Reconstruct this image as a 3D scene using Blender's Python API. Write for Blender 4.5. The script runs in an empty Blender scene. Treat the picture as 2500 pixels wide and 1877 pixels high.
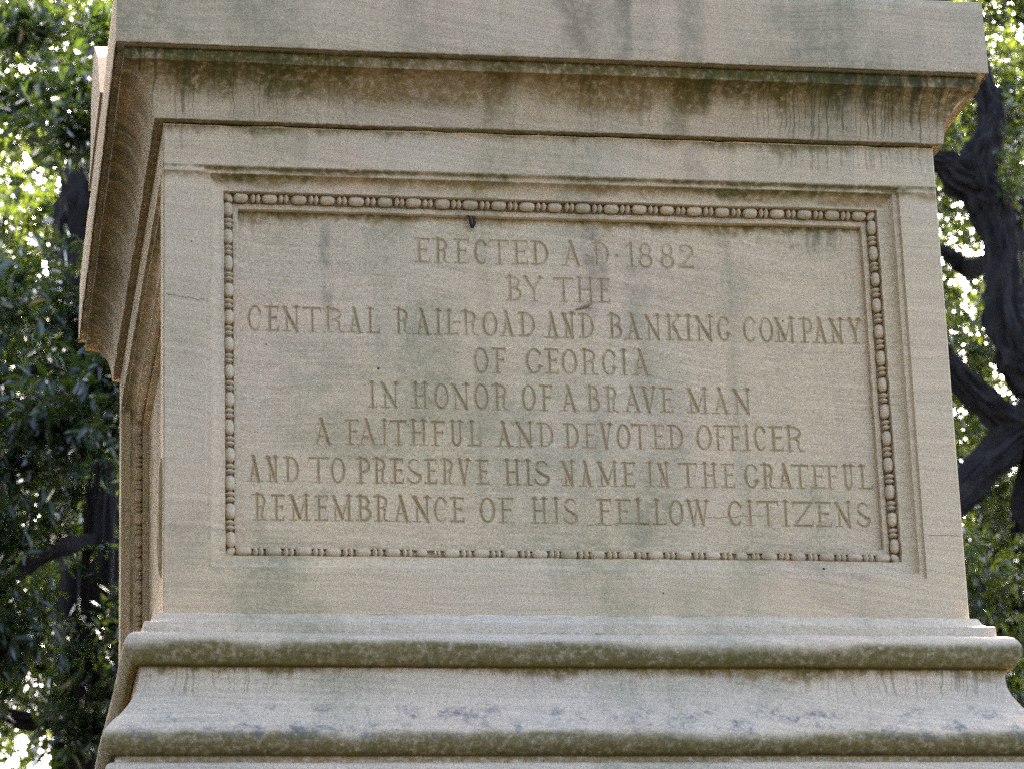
import bpy, math, random
import numpy as np
from mathutils import Vector, Matrix

scene = bpy.context.scene
C = scene.collection
random.seed(7)
RNG = np.random.default_rng(11)

# ------------------------------------------------------------------ camera
CAM = np.array((-1.47393, -7.43200, 1.6))
PITCH, YAW, ROLL = math.radians(17.499), math.radians(10.2002), math.radians(-1.9806)
fw = np.array((math.sin(YAW)*math.cos(PITCH), math.cos(YAW)*math.cos(PITCH), math.sin(PITCH)))
rt0 = np.array((math.cos(YAW), -math.sin(YAW), 0.0))
up0 = np.cross(rt0, fw)
rt = math.cos(ROLL)*rt0 + math.sin(ROLL)*up0
up = -math.sin(ROLL)*rt0 + math.cos(ROLL)*up0
cam_data = bpy.data.cameras.new('camera')
cam_data.sensor_width = 36.0
cam_data.lens = 7776.46/2500*36
cam_data.clip_start = 0.1
cam_data.clip_end = 2000
cam_data.dof.use_dof = True
cam_data.dof.focus_distance = 8.2
cam_data.dof.aperture_fstop = 8.0
cam = bpy.data.objects.new('camera', cam_data)
C.objects.link(cam)
cam.matrix_world = Matrix(((rt[0], up[0], -fw[0], CAM[0]), (rt[1], up[1], -fw[1], CAM[1]),
                           (rt[2], up[2], -fw[2], CAM[2]), (0, 0, 0, 1)))
scene.camera = cam

# ------------------------------------------------------------------ sky and sun
SUN_EL, SUN_AZ = math.radians(43), math.radians(12)      # azimuth from +Y towards +X
world = bpy.data.worlds.new('World')
scene.world = world
world.use_nodes = True
wt = world.node_tree
bg = wt.nodes['Background']
sky = wt.nodes.new('ShaderNodeTexSky')
sky.sky_type = 'NISHITA'
sky.sun_disc = False
sky.sun_elevation = SUN_EL
sky.sun_rotation = SUN_AZ
sky.air_density = 0.55
sky.dust_density = 4.0
sky.ozone_density = 1.0
wt.links.new(sky.outputs[0], bg.inputs[0])
bg.inputs[1].default_value = 0.15
sd = bpy.data.lights.new('sun', 'SUN')
sd.energy = 4.4
sd.angle = math.radians(0.5)
sd.color = (1.0, 0.95, 0.86)
sun = bpy.data.objects.new('sun', sd)
C.objects.link(sun)
sdir = Vector((math.sin(SUN_AZ)*math.cos(SUN_EL), math.cos(SUN_AZ)*math.cos(SUN_EL), math.sin(SUN_EL)))
sun.rotation_euler = sdir.to_track_quat('Z', 'Y').to_euler()
sun.location = (8, 30, 30)

vs = scene.view_settings
vs.view_transform = 'Standard'
vs.look = 'None'
vs.gamma = 1.0
vs.exposure = 3.55
scene.cycles.use_denoising = False
scene.cycles.sample_clamp_indirect = 1.5
scene.cycles.use_adaptive_sampling = False
scene.cycles.max_bounces = 8
scene.cycles.transmission_bounces = 6

# ------------------------------------------------------------------ helpers
def empty(name, loc, label, cat, group=None):
    o = bpy.data.objects.new(name, None)
    C.objects.link(o)
    o.location = loc
    o['label'] = label
    o['category'] = cat
    if group: o['group'] = group
    return o

ROOT = {}
def link(name, me, mat, parent=None):
    o = bpy.data.objects.new(name, me)
    C.objects.link(o)
    if mat: me.materials.append(mat)
    if parent is not None:
        o.parent = parent
        # child meshes are written in world coordinates
        base = parent
        off = Vector((0, 0, 0))
        while base is not None:
            off += base.location
            base = base.parent
        o.location = -off
    return o

def np_mesh(name, verts, faces, smooth=True, sharp=None):
    """verts (n,3), faces (m,k) of one size k"""
    me = bpy.data.meshes.new(name)
    verts = np.asarray(verts, np.float32)
    faces = np.asarray(faces, np.int32)
    m, k = faces.shape
    me.vertices.add(len(verts))
    me.vertices.foreach_set('co', verts.ravel())
    me.loops.add(m*k)
    me.loops.foreach_set('vertex_index', faces.ravel())
    me.polygons.add(m)
    me.polygons.foreach_set('loop_start', np.arange(0, m*k, k, dtype=np.int32))
    me.update(calc_edges=True)
    me.polygons.foreach_set('use_smooth', np.full(m, smooth, bool))
    if sharp is not None:
        me.set_sharp_from_angle(angle=math.radians(sharp))
    me.validate()
    return me

def vnoise(n, step, amp, rng=RNG):
    """smooth 1-d noise of n samples"""
    k = max(2, int(n/step)+2)
    a = rng.standard_normal(k)
    return np.interp(np.linspace(0, k-1, n), np.arange(k), a)*amp

# ------------------------------------------------------------------ node helpers
class G:
    def __init__(s, name):
        s.mat = bpy.data.materials.new(name)
        s.mat.use_nodes = True
        s.t = s.mat.node_tree
        s.b = s.t.nodes['Principled BSDF']
        s.out = s.t.nodes['Material Output']
    def put(s, sock, v):
        if isinstance(v, bpy.types.NodeSocket): s.t.links.new(v, sock)
        else: sock.default_value = v
    def m(s, op, a, b=0.0, clamp=False):
        n = s.t.nodes.new('ShaderNodeMath'); n.operation = op; n.use_clamp = clamp
        s.put(n.inputs[0], a); s.put(n.inputs[1], b)
        return n.outputs[0]
    def mul(s, a, b): return s.m('MULTIPLY', a, b)
    def add(s, a, b): return s.m('ADD', a, b)
    def sub(s, a, b): return s.m('SUBTRACT', a, b)
    def step(s, v, lo, hi):
        n = s.t.nodes.new('ShaderNodeMapRange'); n.interpolation_type = 'SMOOTHSTEP'
        s.put(n.inputs[0], v); n.inputs[1].default_value = lo; n.inputs[2].default_value = hi
        n.inputs[3].default_value = 0; n.inputs[4].default_value = 1
        return n.outputs[0]
    def xyz(s, x, y, z):
        n = s.t.nodes.new('ShaderNodeCombineXYZ')
        s.put(n.inputs[0], x); s.put(n.inputs[1], y); s.put(n.inputs[2], z)
        return n.outputs[0]
    def noise(s, vec, scale, detail=2.0, rough=0.5, dist=0.0):
        n = s.t.nodes.new('ShaderNodeTexNoise')
        s.put(n.inputs['Vector'], vec)
        n.inputs['Scale'].default_value = scale; n.inputs['Detail'].default_value = detail
        n.inputs['Roughness'].default_value = rough; n.inputs['Distortion'].default_value = dist
        return n.outputs['Fac']
    def mix(s, f, a, b):
        n = s.t.nodes.new('ShaderNodeMix'); n.data_type = 'RGBA'
        s.put(n.inputs[0], f)
        for i, v in ((6, a), (7, b)):
            if isinstance(v, tuple): v = v + (1.0,) if len(v) == 3 else v
            s.put(n.inputs[i], v)
        return n.outputs[2]
    def scale(s, col, f):
        n = s.t.nodes.new('ShaderNodeVectorMath'); n.operation = 'SCALE'
        s.put(n.inputs[0], col); s.put(n.inputs['Scale'], f)
        return n.outputs[0]
    def geo(s): return s.t.nodes.new('ShaderNodeNewGeometry')
    def bump(s, h, strength, dist):
        n = s.t.nodes.new('ShaderNodeBump')
        n.inputs['Strength'].default_value = strength; n.inputs['Distance'].default_value = dist
        s.put(n.inputs['Height'], h)
        s.put(s.b.inputs['Normal'], n.outputs[0])
        return n
# ------------------------------------------------------------------ sandstone
OCHRE, OLIVE, MOSS, SOOT = (.215, .125, .028), (.108, .078, .012), (.075, .082, .018), (.045, .042, .028)
def stone(name, bands=(), streaks=(), soot=None, drips=(), spots=(), cracks=(), tone=1.0, grain=1.0, letter=False, tint=(1, 1, 1)):
    g = G(name)
    pos = g.geo().outputs['Position']
    sp = g.t.nodes.new('ShaderNodeSeparateXYZ'); g.put(sp.inputs[0], pos)
    x, y, z = sp.outputs
    ns = g.t.nodes.new('ShaderNodeSeparateXYZ'); g.put(ns.inputs[0], g.geo().outputs['True Normal'])
    side = g.m('GREATER_THAN', g.m('ABSOLUTE', ns.outputs[0]), g.m('ABSOLUTE', ns.outputs[1]))
    um = g.t.nodes.new('ShaderNodeMix')
    g.put(um.inputs[0], side); g.put(um.inputs[2], x); g.put(um.inputs[3], g.add(y, 5.3))
    u = um.outputs[0]
    big = g.noise(pos, 1.1, 3, .55)
    med = g.noise(g.xyz(g.mul(u, 2.3), 3.1, g.mul(z, 3.4)), 1.0, 4, .6)
    # bedding: fine laminae, level in places and tilted in others
    warp = g.mul(g.noise(pos, 1.7, 2), .10)
    zl = g.add(g.add(z, g.mul(u, .03)), warp)
    zt = g.add(g.add(z, g.mul(u, .15)), warp)
    b1 = g.noise(g.xyz(g.mul(u, 2.6), 0.0, g.mul(zl, 105)), 1.0, 4, .68)
    b2 = g.noise(g.xyz(g.mul(u, 2.2), 7.0, g.mul(zt, 80)), 1.0, 4, .68)
    sel = g.step(g.noise(pos, .8, 2), .44, .58)
    nm = g.t.nodes.new('ShaderNodeMix')
    g.put(nm.inputs[0], sel); g.put(nm.inputs[2], b1); g.put(nm.inputs[3], b2)
    bed = nm.outputs[0]
    fine = g.noise(pos, 250, 3, .75)
    gran = g.noise(g.xyz(g.mul(u, 120), g.mul(y, 120), g.mul(z, 260)), 1.0, 2, .7)
    # mineral colour
    col = g.mix(g.step(big, .36, .66), (.575, .426, .250), (.525, .408, .264))
    col = g.mix(g.step(med, .50, .72), col, (.585, .412, .262))
    col = g.mix(g.mul(g.mul(g.step(g.noise(g.xyz(g.mul(u, 1.9), 9.0, g.mul(z, 1.5)), 1.0, 6, .68), .47, .66), g.step(g.noise(pos, 45, 4, .75), .15, .75)), .85), col, (.268, .238, .132))
    # soft vertical run-down stains
    run = g.noise(g.xyz(g.mul(u, 7.5), 2.0, g.mul(z, .55)), 1.0, 3, .6)
    col = g.mix(g.mul(g.step(run, .56, .76), .42), col, (.195, .178, .118))
    for (u0, w, z0, z1, st, c) in streaks:  # placed stains, and the shade painted on the cornice's left side
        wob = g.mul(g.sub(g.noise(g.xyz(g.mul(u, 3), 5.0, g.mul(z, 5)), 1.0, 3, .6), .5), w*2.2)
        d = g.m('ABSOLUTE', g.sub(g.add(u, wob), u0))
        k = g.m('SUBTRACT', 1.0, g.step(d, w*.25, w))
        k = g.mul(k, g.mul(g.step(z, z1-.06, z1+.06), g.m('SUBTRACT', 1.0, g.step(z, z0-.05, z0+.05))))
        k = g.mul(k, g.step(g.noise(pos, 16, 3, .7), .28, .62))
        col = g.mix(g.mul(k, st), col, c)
    # algae runs that start at a drip line and trail off raggedly
    for (z0, z1, freq, bias, st, c) in bands:
        mm = g.m('DIVIDE', g.sub(z, z1), z0-z1, clamp=True)
        if z1 > z0:      # growth that thickens downwards to a drip edge at z0
            cut = g.step(z, z0-.004, z0)
        else:
            cut = g.m('SUBTRACT', 1.0, g.step(z, z0, z0+.004))
        cut = g.mul(cut, g.step(mm, .0, .30))
        sway = g.mul(g.noise(g.xyz(g.mul(u, 9), 1.0, g.mul(z, 16)), 1.0, 2), .05)
        n1 = g.noise(g.xyz(g.mul(g.add(u, sway), freq), 4.0+bias, g.mul(z, 1.4)), 1.0, 3, .62)
        n2 = g.noise(g.xyz(g.mul(u, 2.1), 8.0+bias*3, g.mul(z, .8)), 1.0, 2, .5)
        k1, k2, k0 = (.9, .7, .05) if z1 > z0 else (1.5, 1.6, .18)
        v = g.add(g.mul(mm, .75), g.add(g.mul(g.sub(n1, .5), k1), g.mul(g.sub(n2, .5), k2)))
        v = g.add(v, bias)
        k = g.mul(g.step(v, .42, .86), cut)
        k = g.mul(k, g.step(g.noise(pos, 60, 3, .7), k0, .60))
        col = g.mix(g.mul(k, st), col, c)
    for (z0, z1, st) in drips:
        mm = g.m('DIVIDE', g.sub(z, z1), z0-z1, clamp=True)
        sway = g.mul(g.sub(g.noise(g.xyz(g.mul(u, 7), 1.0, g.mul(z, 15)), 1.0, 3), .5), .034)
        us = g.add(u, sway)
        n = g.noise(g.xyz(g.mul(us, 15), 4.4, g.mul(z, .25)), 1.0, 2, .6)
        reach = g.noise(g.xyz(g.mul(u, 21), 9.1, 0.0), 1.0, 2, .6)
        some = g.step(g.noise(g.xyz(g.mul(u, 1.7), 3.3, 0.0), 1.0, 2, .5), .44, .60)
        k = None
        for lv, wd in ((.40, .016), (.50, .012), (.585, .018)):
            d = g.m('SUBTRACT', 1.0, g.step(g.m('ABSOLUTE', g.sub(n, lv)), wd*.2, wd))
            k = d if k is None else g.m('MAXIMUM', k, d)
        k = g.mul(g.mul(k, some), g.mul(g.step(g.sub(g.add(mm, reach), .62), .0, .22), g.m('SUBTRACT', 1.0, g.step(z, z0, z0+.003))))
        col = g.mix(g.mul(k, st), col, (.055, .052, .026))
    if soot:
        z0, z1 = soot
        n = g.noise(g.xyz(g.mul(u, 15), 6.0, g.mul(z, 20)), 1.0, 6, .78)
        n = g.add(n, g.mul(g.sub(g.noise(g.xyz(g.mul(u, 2.5), 1.0, 0.0), 1.0, 2), .5), .16))
        zone = g.mul(g.step(z, z1, z1+.03), g.m('SUBTRACT', 1.0, g.step(z, z0-.03, z0)))
        k = g.mul(g.step(n, .49, .66), zone)
        col = g.mix(g.mul(k, .72), col, (.085, .09, .095))
    if letter:
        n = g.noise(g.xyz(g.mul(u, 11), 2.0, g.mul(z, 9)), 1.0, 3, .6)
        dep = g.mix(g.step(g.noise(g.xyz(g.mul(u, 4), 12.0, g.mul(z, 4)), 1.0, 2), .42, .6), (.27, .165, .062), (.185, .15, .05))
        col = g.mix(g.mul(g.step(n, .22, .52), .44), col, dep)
    for (u0, z0, r) in spots:
        dv = g.add(g.m('POWER', g.sub(u, u0), 2.0), g.m('POWER', g.sub(z, z0), 2.0))
        k = g.m('LESS_THAN', dv, r*r)
        col = g.mix(k, col, (.012, .011, .01))
    hcrack = None
    for (ua, ub, z0, slope, w) in cracks:
        wig = g.mul(g.sub(g.noise(g.xyz(g.mul(u, 34), 3.0, 0.0), 1.0, 3, .6), .5), .022)
        zz = g.add(g.add(z, wig), g.mul(g.sub(u, ua), slope))
        k = g.m('SUBTRACT', 1.0, g.step(g.m('ABSOLUTE', g.sub(zz, z0)), w*.3, w))
        k = g.mul(k, g.mul(g.step(u, ua, ua+.01), g.m('SUBTRACT', 1.0, g.step(u, ub-.02, ub))))
        col = g.mix(g.mul(k, .6), col, (.12, .09, .06))
        hcrack = k if hcrack is None else g.m('MAXIMUM', hcrack, k)
    # grain modulates everything
    v = g.add(1.0, g.mul(g.sub(bed, .5), .78*grain))
    v = g.add(v, g.mul(g.sub(fine, .5), 1.25*grain))
    v = g.add(v, g.mul(g.sub(gran, .5), .62*grain))
    pit = g.mul(g.step(g.noise(pos, 170, 2, .6), .67, .74), -.30)
    v = g.mul(g.add(v, pit), tone)
    col = g.scale(col, v)
    if tint != (1, 1, 1):
        n = g.t.nodes.new('ShaderNodeVectorMath'); n.operation = 'MULTIPLY'
        g.put(n.inputs[0], col); n.inputs[1].default_value = tint
        col = n.outputs[0]
    g.put(g.b.inputs['Base Color'], col)
    g.b.inputs['Roughness'].default_value = .92
    g.b.inputs['Specular IOR Level'].default_value = .18
    h = g.add(g.mul(fine, .9), g.add(g.mul(bed, .7), g.mul(gran, .6)))
    h = g.add(h, g.mul(pit, 1.2))
    if hcrack is not None: h = g.sub(h, g.mul(hcrack, 2.0))
    g.bump(h, .75, .0022)
    return g.mat
# ------------------------------------------------------------------ the pedestal
ZB = 5.966                                  # measured heights are relative to this level
HW, DP = 1.0, 2.1229                        # half width and depth of the die
def Zs(l): return [(d, z+ZB) for d, z in l]

def sweep(name, prof, mat, parent, nf=420, ns=160, amp=.0007, chips=26, sharp=34, cap=None, closed_bottom=False):
    """a moulding profile [(outward, z)] carried round the four sides, mitred, with worn arrises"""
    prof = np.array(prof, float)
    P = len(prof)
    sides = [('f', nf), ('r', ns), ('b', 60), ('l', ns)]
    frac = [np.linspace(0, 1, n, endpoint=False) for _, n in sides]
    N = sum(n for _, n in sides)
    V = np.zeros((P, N, 3))
    rng = np.random.default_rng(abs(hash(name)) % 1000 if False else sum(map(ord, name)))
    # sharpness of every profile point decides how much it wears
    common = vnoise(N, 5, amp*.8, rng) + vnoise(N, 40, amp*1.4, rng)
    commz = vnoise(N, 7, amp*.6, rng) + vnoise(N, 60, amp*.9, rng)
    turn = np.zeros(P)
    loss = np.zeros((P, N))
    for i in range(1, P-1):
        a = prof[i]-prof[i-1]; b = prof[i+1]-prof[i]
        turn[i] = abs(math.atan2(a[0]*b[1]-a[1]*b[0], a@b))
    for i in range(1, P-1):
        if turn[i] > .5:
            for _ in range(chips):
                c = rng.integers(0, N); w = rng.integers(1, 4); dep = rng.uniform(.0008, .0030)
                for j, f in ((i-2, .35), (i-1, .8), (i, 1), (i+1, .8), (i+2, .35)):
                    if 0 <= j < P and np.hypot(*(prof[j]-prof[i])) < .012: loss[j, max(0, c-w):c+w] += dep*f
    for i, (d, z) in enumerate(prof):
        k = 0
        wear = common + vnoise(N, 5, amp*.16, rng)
        zj = commz + vnoise(N, 9, amp*.12, rng)
        wear = wear - loss[i]
        for (s, n), t in zip(sides, frac):
            dd = d + wear[k:k+n]
            edge = np.minimum(1, np.minimum(t, 1-t)*n/4)         # keep the mitres true
            dd = d + (dd-d)*edge
            zz = z + zj[k:k+n]*edge
            if s == 'f':   X = -(HW+d) + t*2*(HW+d); Y = -dd
            elif s == 'r': X = HW+dd; Y = -d + t*(DP+2*d)
            elif s == 'b': X = (HW+d) - t*2*(HW+d); Y = DP+dd
            else:          X = -(HW+dd); Y = DP+d - t*(DP+2*d)
            V[i, k:k+n, 0] = X; V[i, k:k+n, 1] = Y; V[i, k:k+n, 2] = zz
            k += n
    idx = np.arange(P*N).reshape(P, N)
    a = idx[:-1]; b = idx[1:]
    F = np.stack([a, np.roll(a, -1, 1), np.roll(b, -1, 1), b], -1).reshape(-1, 4)
    if prof[0][1] > prof[-1][1]: F = F[:, ::-1]
    verts = V.reshape(-1, 3)
    if cap is not None:                                        # lid at the last or first ring
        ring = idx[cap]
        ctr = len(verts)
        verts = np.vstack([verts, [[0, DP/2, prof[cap][1]]]])
        up_ = prof[cap][1] >= prof[:, 1].mean()
        A = ring; B = np.roll(ring, -1)
        tri = np.stack([A, B, np.full(N, ctr), np.full(N, ctr)], -1)
        # as quads with a doubled corner are not allowed, use mid points
        mid = len(verts)
        mv = (verts[A]+verts[B])/2
        verts = np.vstack([verts, mv])
        tri = np.stack([A, mid+np.arange(N), np.roll(mid+np.arange(N), 0), np.full(N, ctr)], -1)
        tri = np.stack([mid+np.roll(np.arange(N), 1), A, mid+np.arange(N), np.full(N, ctr)], -1)
        F = np.vstack([F, tri if up_ else tri[:, ::-1]])
    me = np_mesh(name, verts, F, True, sharp)
    return link(name, me, mat, parent)

def loops_mesh(tomap, rings, rect, n, amp, seed):
    """rings [(inset, depth)] inside rect (a0,a1,b0,b1); tomap(a,b,depth)->xyz"""
    rng = np.random.default_rng(seed)
    a0, a1, b0, b1 = rect
    t = np.linspace(0, 1, n, endpoint=False)
    allv = []
    cw = vnoise(4*n, 4, amp, rng)+vnoise(4*n, 30, amp, rng)
    cd = vnoise(4*n, 7, amp*.5, rng)
    for j, (ins, dep) in enumerate(rings):
        A0, A1, B0, B1 = a0+ins, a1-ins, b0+ins, b1-ins
        w = cw+vnoise(4*n, 4, amp*.12, rng) if j > 0 else np.zeros(4*n)
        dj = cd+vnoise(4*n, 7, amp*.08, rng) if j > 0 else np.zeros(4*n)
        e = np.tile(np.minimum(1, np.minimum(t, 1-t)*n/4), 4)
        w = w*e; dj = dj*e
        a = np.concatenate([A0+(A1-A0)*t, np.full(n, A1)-w[n:2*n], A1-(A1-A0)*t, np.full(n, A0)+w[3*n:]])
        b = np.concatenate([np.full(n, B0)+w[:n], B0+(B1-B0)*t, np.full(n, B1)-w[2*n:3*n], B1-(B1-B0)*t])
        allv.append(tomap(a, b, dep+dj))
    V = np.concatenate(allv)
    idx = np.arange(len(rings)*4*n).reshape(len(rings), 4*n)
    A = idx[:-1]; B = idx[1:]
    F = np.stack([A, np.roll(A, -1, 1), np.roll(B, -1, 1), B], -1).reshape(-1, 4)
    return V, F

mon = empty('monument_pedestal', (0, DP/2, 0), 'large weathered sandstone pedestal with carved inscription panel and moulded cornice', 'monument')

# --- materials of the separate blocks
u_l = -1.0
FT, FB, FIL, CB = -.9526+ZB, -1.1561+ZB, -1.1896+ZB, -1.3146+ZB
Z0, Z1 = -2.5737+ZB, -1.3202+ZB
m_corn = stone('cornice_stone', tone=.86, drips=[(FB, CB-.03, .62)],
    bands=[(FB+.0, CB+.03, 7, .44, .80, OCHRE), (FB+.0, CB+.035, 13, .14, .88, OLIVE), (FB, CB-.06, 44, -.16, .9, SOOT), (FB, CB-.02, 24, -.08, .75, MOSS),
           (CB+.0005, CB-.03, 10, .45, .8, OLIVE)],
    streaks=[(6.36, 1.5, FT-.1, CB-.04, .45, (.15, .11, .06)), (.045, .07, FT, FB, .60, (.18, .14, .09)), (.155, .035, FT, FB, .55, (.165, .13, .088)), (.33, .05, FT, FB, .4, (.11, .115, .085)), (-.38, .06, FT, FB, .3, (.15, .14, .09)),  # first streak browns the left side: part weathering, part painted shade
             (.60, .07, FT, FB, .28, (.14, .13, .09)), (-.16, .05, FB, CB, .5, MOSS), (.33, .05, FB, CB, .6, MOSS)])
m_die = stone('die_stone', drips=[(Z1, -1.40+ZB, .30)],
    bands=[(-1.318+ZB, -1.372+ZB, 16, .02, .75, OLIVE), (-1.4265+ZB, -1.445+ZB, 14, .30, .8, OLIVE),
           (-1.4435+ZB, -1.482+ZB, 9, .25, .75, OCHRE), (-1.4435+ZB, -1.478+ZB, 15, -.05, .8, MOSS)],
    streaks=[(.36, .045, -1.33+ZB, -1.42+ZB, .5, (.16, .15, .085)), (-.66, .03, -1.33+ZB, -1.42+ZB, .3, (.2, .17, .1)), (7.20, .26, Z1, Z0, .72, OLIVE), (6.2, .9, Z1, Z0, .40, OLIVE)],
    spots=[(.222, -2.515+ZB, .0022), (-.93, -1.63+ZB, .002), (.642, -2.441+ZB, .0035), (-.93, -1.98+ZB, .0018)],
    cracks=[(-.998, -.885, -1.768+ZB, .16, .0016), (.905, 1.0, -2.36+ZB, .0, .0014)])
m_field = stone('field_stone', drips=[(-1.5172+ZB, -1.60+ZB, .30)],
    bands=[(-1.5172+ZB, -1.565+ZB, 15, .14, .8, OCHRE), (-1.5172+ZB, -1.55+ZB, 24, .05, .85, OLIVE), (-1.5172+ZB, -1.60+ZB, 30, -.25, .5, MOSS)],
    streaks=[(-.585, .022, -1.53+ZB, -1.80+ZB, .55, (.19, .165, .10)), (.105, .045, -1.52+ZB, -1.70+ZB, .75, (.225, .178, .115)), (.08, .03, -1.70+ZB, -1.80+ZB, .4, (.26, .18, .12)), (.21, .05, -1.60+ZB, -1.98+ZB, .30, (.20, .18, .11)),
             (-.60, .20, -1.86+ZB, -2.15+ZB, .30, (.20, .19, .115)), (.43, .10, -1.62+ZB, -1.8+ZB, .22, (.22, .2, .13)), (.03, .09, -1.95+ZB, -2.35+ZB, .30, (.19, .18, .10)),
             (.25, .12, -1.90+ZB, -2.40+ZB, .26, (.20, .185, .115))],
    spots=[(-.46, -1.925+ZB, .003), (-.74, -1.868+ZB, .0022), (.59, -1.775+ZB, .0022), (-.38, -2.06+ZB, .0018)],
    cracks=[(.05, .19, -2.325+ZB, -.06, .0015), (.36, .52, -2.30+ZB, -.05, .0013)])
m_letter = stone('cut_stone', letter=True, grain=.8)
m_bead = stone('bead_stone', tone=1.0, grain=.8)
m_base = stone('base_stone', tone=1.06, tint=(.95, .99, 1.10),
    bands=[(-2.7165+ZB, -2.648+ZB, 5, .48, .90, OLIVE), (-2.7165+ZB, -2.672+ZB, 19, .10, .5, MOSS), (-2.7165+ZB, -2.700+ZB, 30, .05, .7, SOOT), (-2.7135+ZB, -2.765+ZB, 15, .12, .8, OCHRE), (-2.7135+ZB, -2.755+ZB, 26, .0, .8, OLIVE),
           (-2.9410+ZB, -2.876+ZB, 6, .48, .90, OLIVE), (-2.9410+ZB, -2.905+ZB, 19, .10, .5, MOSS), (-2.9410+ZB, -2.925+ZB, 30, .05, .7, SOOT), (-2.942+ZB, -2.962+ZB, 22, .55, .8, OCHRE), (-2.63+ZB, -2.665+ZB, 44, -.42, .7, SOOT)],
    soot=(-2.80+ZB, -2.925+ZB), drips=[(-2.713+ZB, -2.80+ZB, .4)])
g = G('dark_granite')
gp = g.geo().outputs['Position']
g.put(g.b.inputs['Base Color'], g.mix(g.step(g.noise(gp, 120, 3, .7), .35, .65), (.022, .022, .024), (.060, .058, .058)))
g.b.inputs['Roughness'].default_value = .7
m_plain = g.mat
m_mortar = stone('mortar', tone=1.35, grain=.6)

# --- cornice
cove = []
for i in range(15):
    t = i/14.0
    tp = 1-t
    zf = .12*tp**2 + .88*(1-math.sqrt(max(0, 1-tp*tp)))
    cove.append((.0221+(.0995-.0221)*t, -1.1905 - zf*(1.3146-.0-1.1905)))
corn = [(-.06, -1.3146), (.0221, -1.3146)] + cove[1:] + [(.1035, -1.1898), (.1042, -1.1885), (.1042, -1.1625), (.1030, -1.1612),
        (.0985, -1.1600), (.0985, -1.1525), (.1195, -1.1525), (.1215, -1.1561), (.1245, -1.1561), (.1250, -1.1545)] + \
       [(.1250-.0027*k/6, -1.1545+(.1545+.0455-.0015)*k/6) for k in range(1, 7)] + [(.1205, -.9526), (.06, -.9490), (-.9, -.9400)]
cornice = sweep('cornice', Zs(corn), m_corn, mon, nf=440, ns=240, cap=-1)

# --- low pediments that rise over the middle of each face
def prism(poly, along, lo, hi):
    n = len(poly)
    K = 24
    V = []
    for k in range(K+1):
        s = lo+(hi-lo)*k/K
        for a, z in poly:
            V.append((s, a, z+ZB) if along == 'x' else (a, s, z+ZB))
    F = []
    for k in range(K):
        for i in range(n):
            j = (i+1) % n
            F.append((k*n+i, k*n+j, (k+1)*n+j, (k+1)*n+i))
    return V, F, n, K
pedpoly = [(.690, -.9495), (.778, -.862), (.867, -.767), (.970, -.706), (1.066, -.650), (1.12, -.651), (1.18, -.664), (1.285, -.722), (1.297, -.80), (1.305, -.885), (1.363, -.918), (1.44, -.9495)]
V, F, n, K = prism(pedpoly, 'x', -1.1285, 1.1285)
ends = [tuple(range(n))[::-1], tuple(range(K*n, K*n+n))]
me = bpy.data.meshes.new('pediment'); me.from_pydata(V, [], F+ends); me.update()
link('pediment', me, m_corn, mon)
frontpoly = [(a-DP/2, z) for a, z in pedpoly]
V, F, n, K = prism(frontpoly, 'y', -.128, .60)
ends = [tuple(range(n)), tuple(range(K*n, K*n+n))[::-1]]
me = bpy.data.meshes.new('pediment'); me.from_pydata(V, [], F+ends); me.update()
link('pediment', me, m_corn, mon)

# --- die with sunk frames on the front and the left side
Z0, Z1 = -2.5737+ZB, -1.3202+ZB
E1 = .1015; ZE0, ZE1 = -2.4719+ZB, -1.4282+ZB
cav = []
for i in range(11):
    t = i/10.0
    cav.append((.0158+(.0512-.0158)*t, .012+(.035-.012)*math.sqrt(1-(1-t)**2)))
frame = [(0, 0), (.0035, .0095), (.0050, .0105), (.0152, .0105), (.0158, .012)] + cav[1:] + \
        [(.0514, .0365), (.0516, .0720), (.0748, .0720), (.0750, .0635), (.0758, .0618), (.0770, .0612), (.0884, .0612), (.0890, .0622), (.0892, .0830)]
def front(a, b, d): return np.stack([a, d + 0*a, b], -1)
def left(a, b, d): return np.stack([-HW + d + 0*a, a, b], -1)
parts = []
outer = []
def face(tomap, a0, a1, ea0, ea1, bev, seed, flip):
    # margin: from the outline to the first edge, then the sunk mouldings
    n = 220
    t = np.linspace(0, 1, n, endpoint=False)
    def loop(A0, A1, B0, B1, dep, jit=0):
        rng = np.random.default_rng(seed)
        w = (vnoise(4*n, 5, jit, rng)+vnoise(4*n, 40, jit, rng))*np.tile(np.minimum(1, np.minimum(t, 1-t)*n/4), 4) if jit else np.zeros(4*n)
        a = np.concatenate([A0+(A1-A0)*t, np.full(n, A1)-w[n:2*n], A1-(A1-A0)*t, np.full(n, A0)+w[3*n:]])
        b = np.concatenate([np.full(n, B0), B0+(B1-B0)*t, np.full(n, B1), B1-(B1-B0)*t])
        return tomap(a, b, np.full(4*n, dep))
    L = []
    if bev:
        L.append(loop(a0, a1, Z0, Z1, .003))
        L.append(loop(a0+.0035, a1-.0035, Z0, Z1, 0.0, .0009))
    else:
        L.append(loop(a0, a1, Z0, Z1, 0.0))
    for f in (.33, .66):
        L.append(loop(a0+(ea0-a0)*f, a1-(a1-ea1)*f, Z0+(ZE0-Z0)*f, Z1-(Z1-ZE1)*f, 0.0))
    V1 = np.concatenate(L)
    V2, F2 = loops_mesh(tomap, frame, (ea0, ea1, ZE0, ZE1), n, .0006, seed+1)
    R = len(L)
    V = np.concatenate([V1, V2])
    idx = np.arange((R+len(frame))*4*n).reshape(-1, 4*n)
    A = idx[:-1]; B = idx[1:]
    F = np.stack([A, np.roll(A, -1, 1), np.roll(B, -1, 1), B], -1).reshape(-1, 4)
    return V, (F[:, ::-1] if flip else F)
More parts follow.
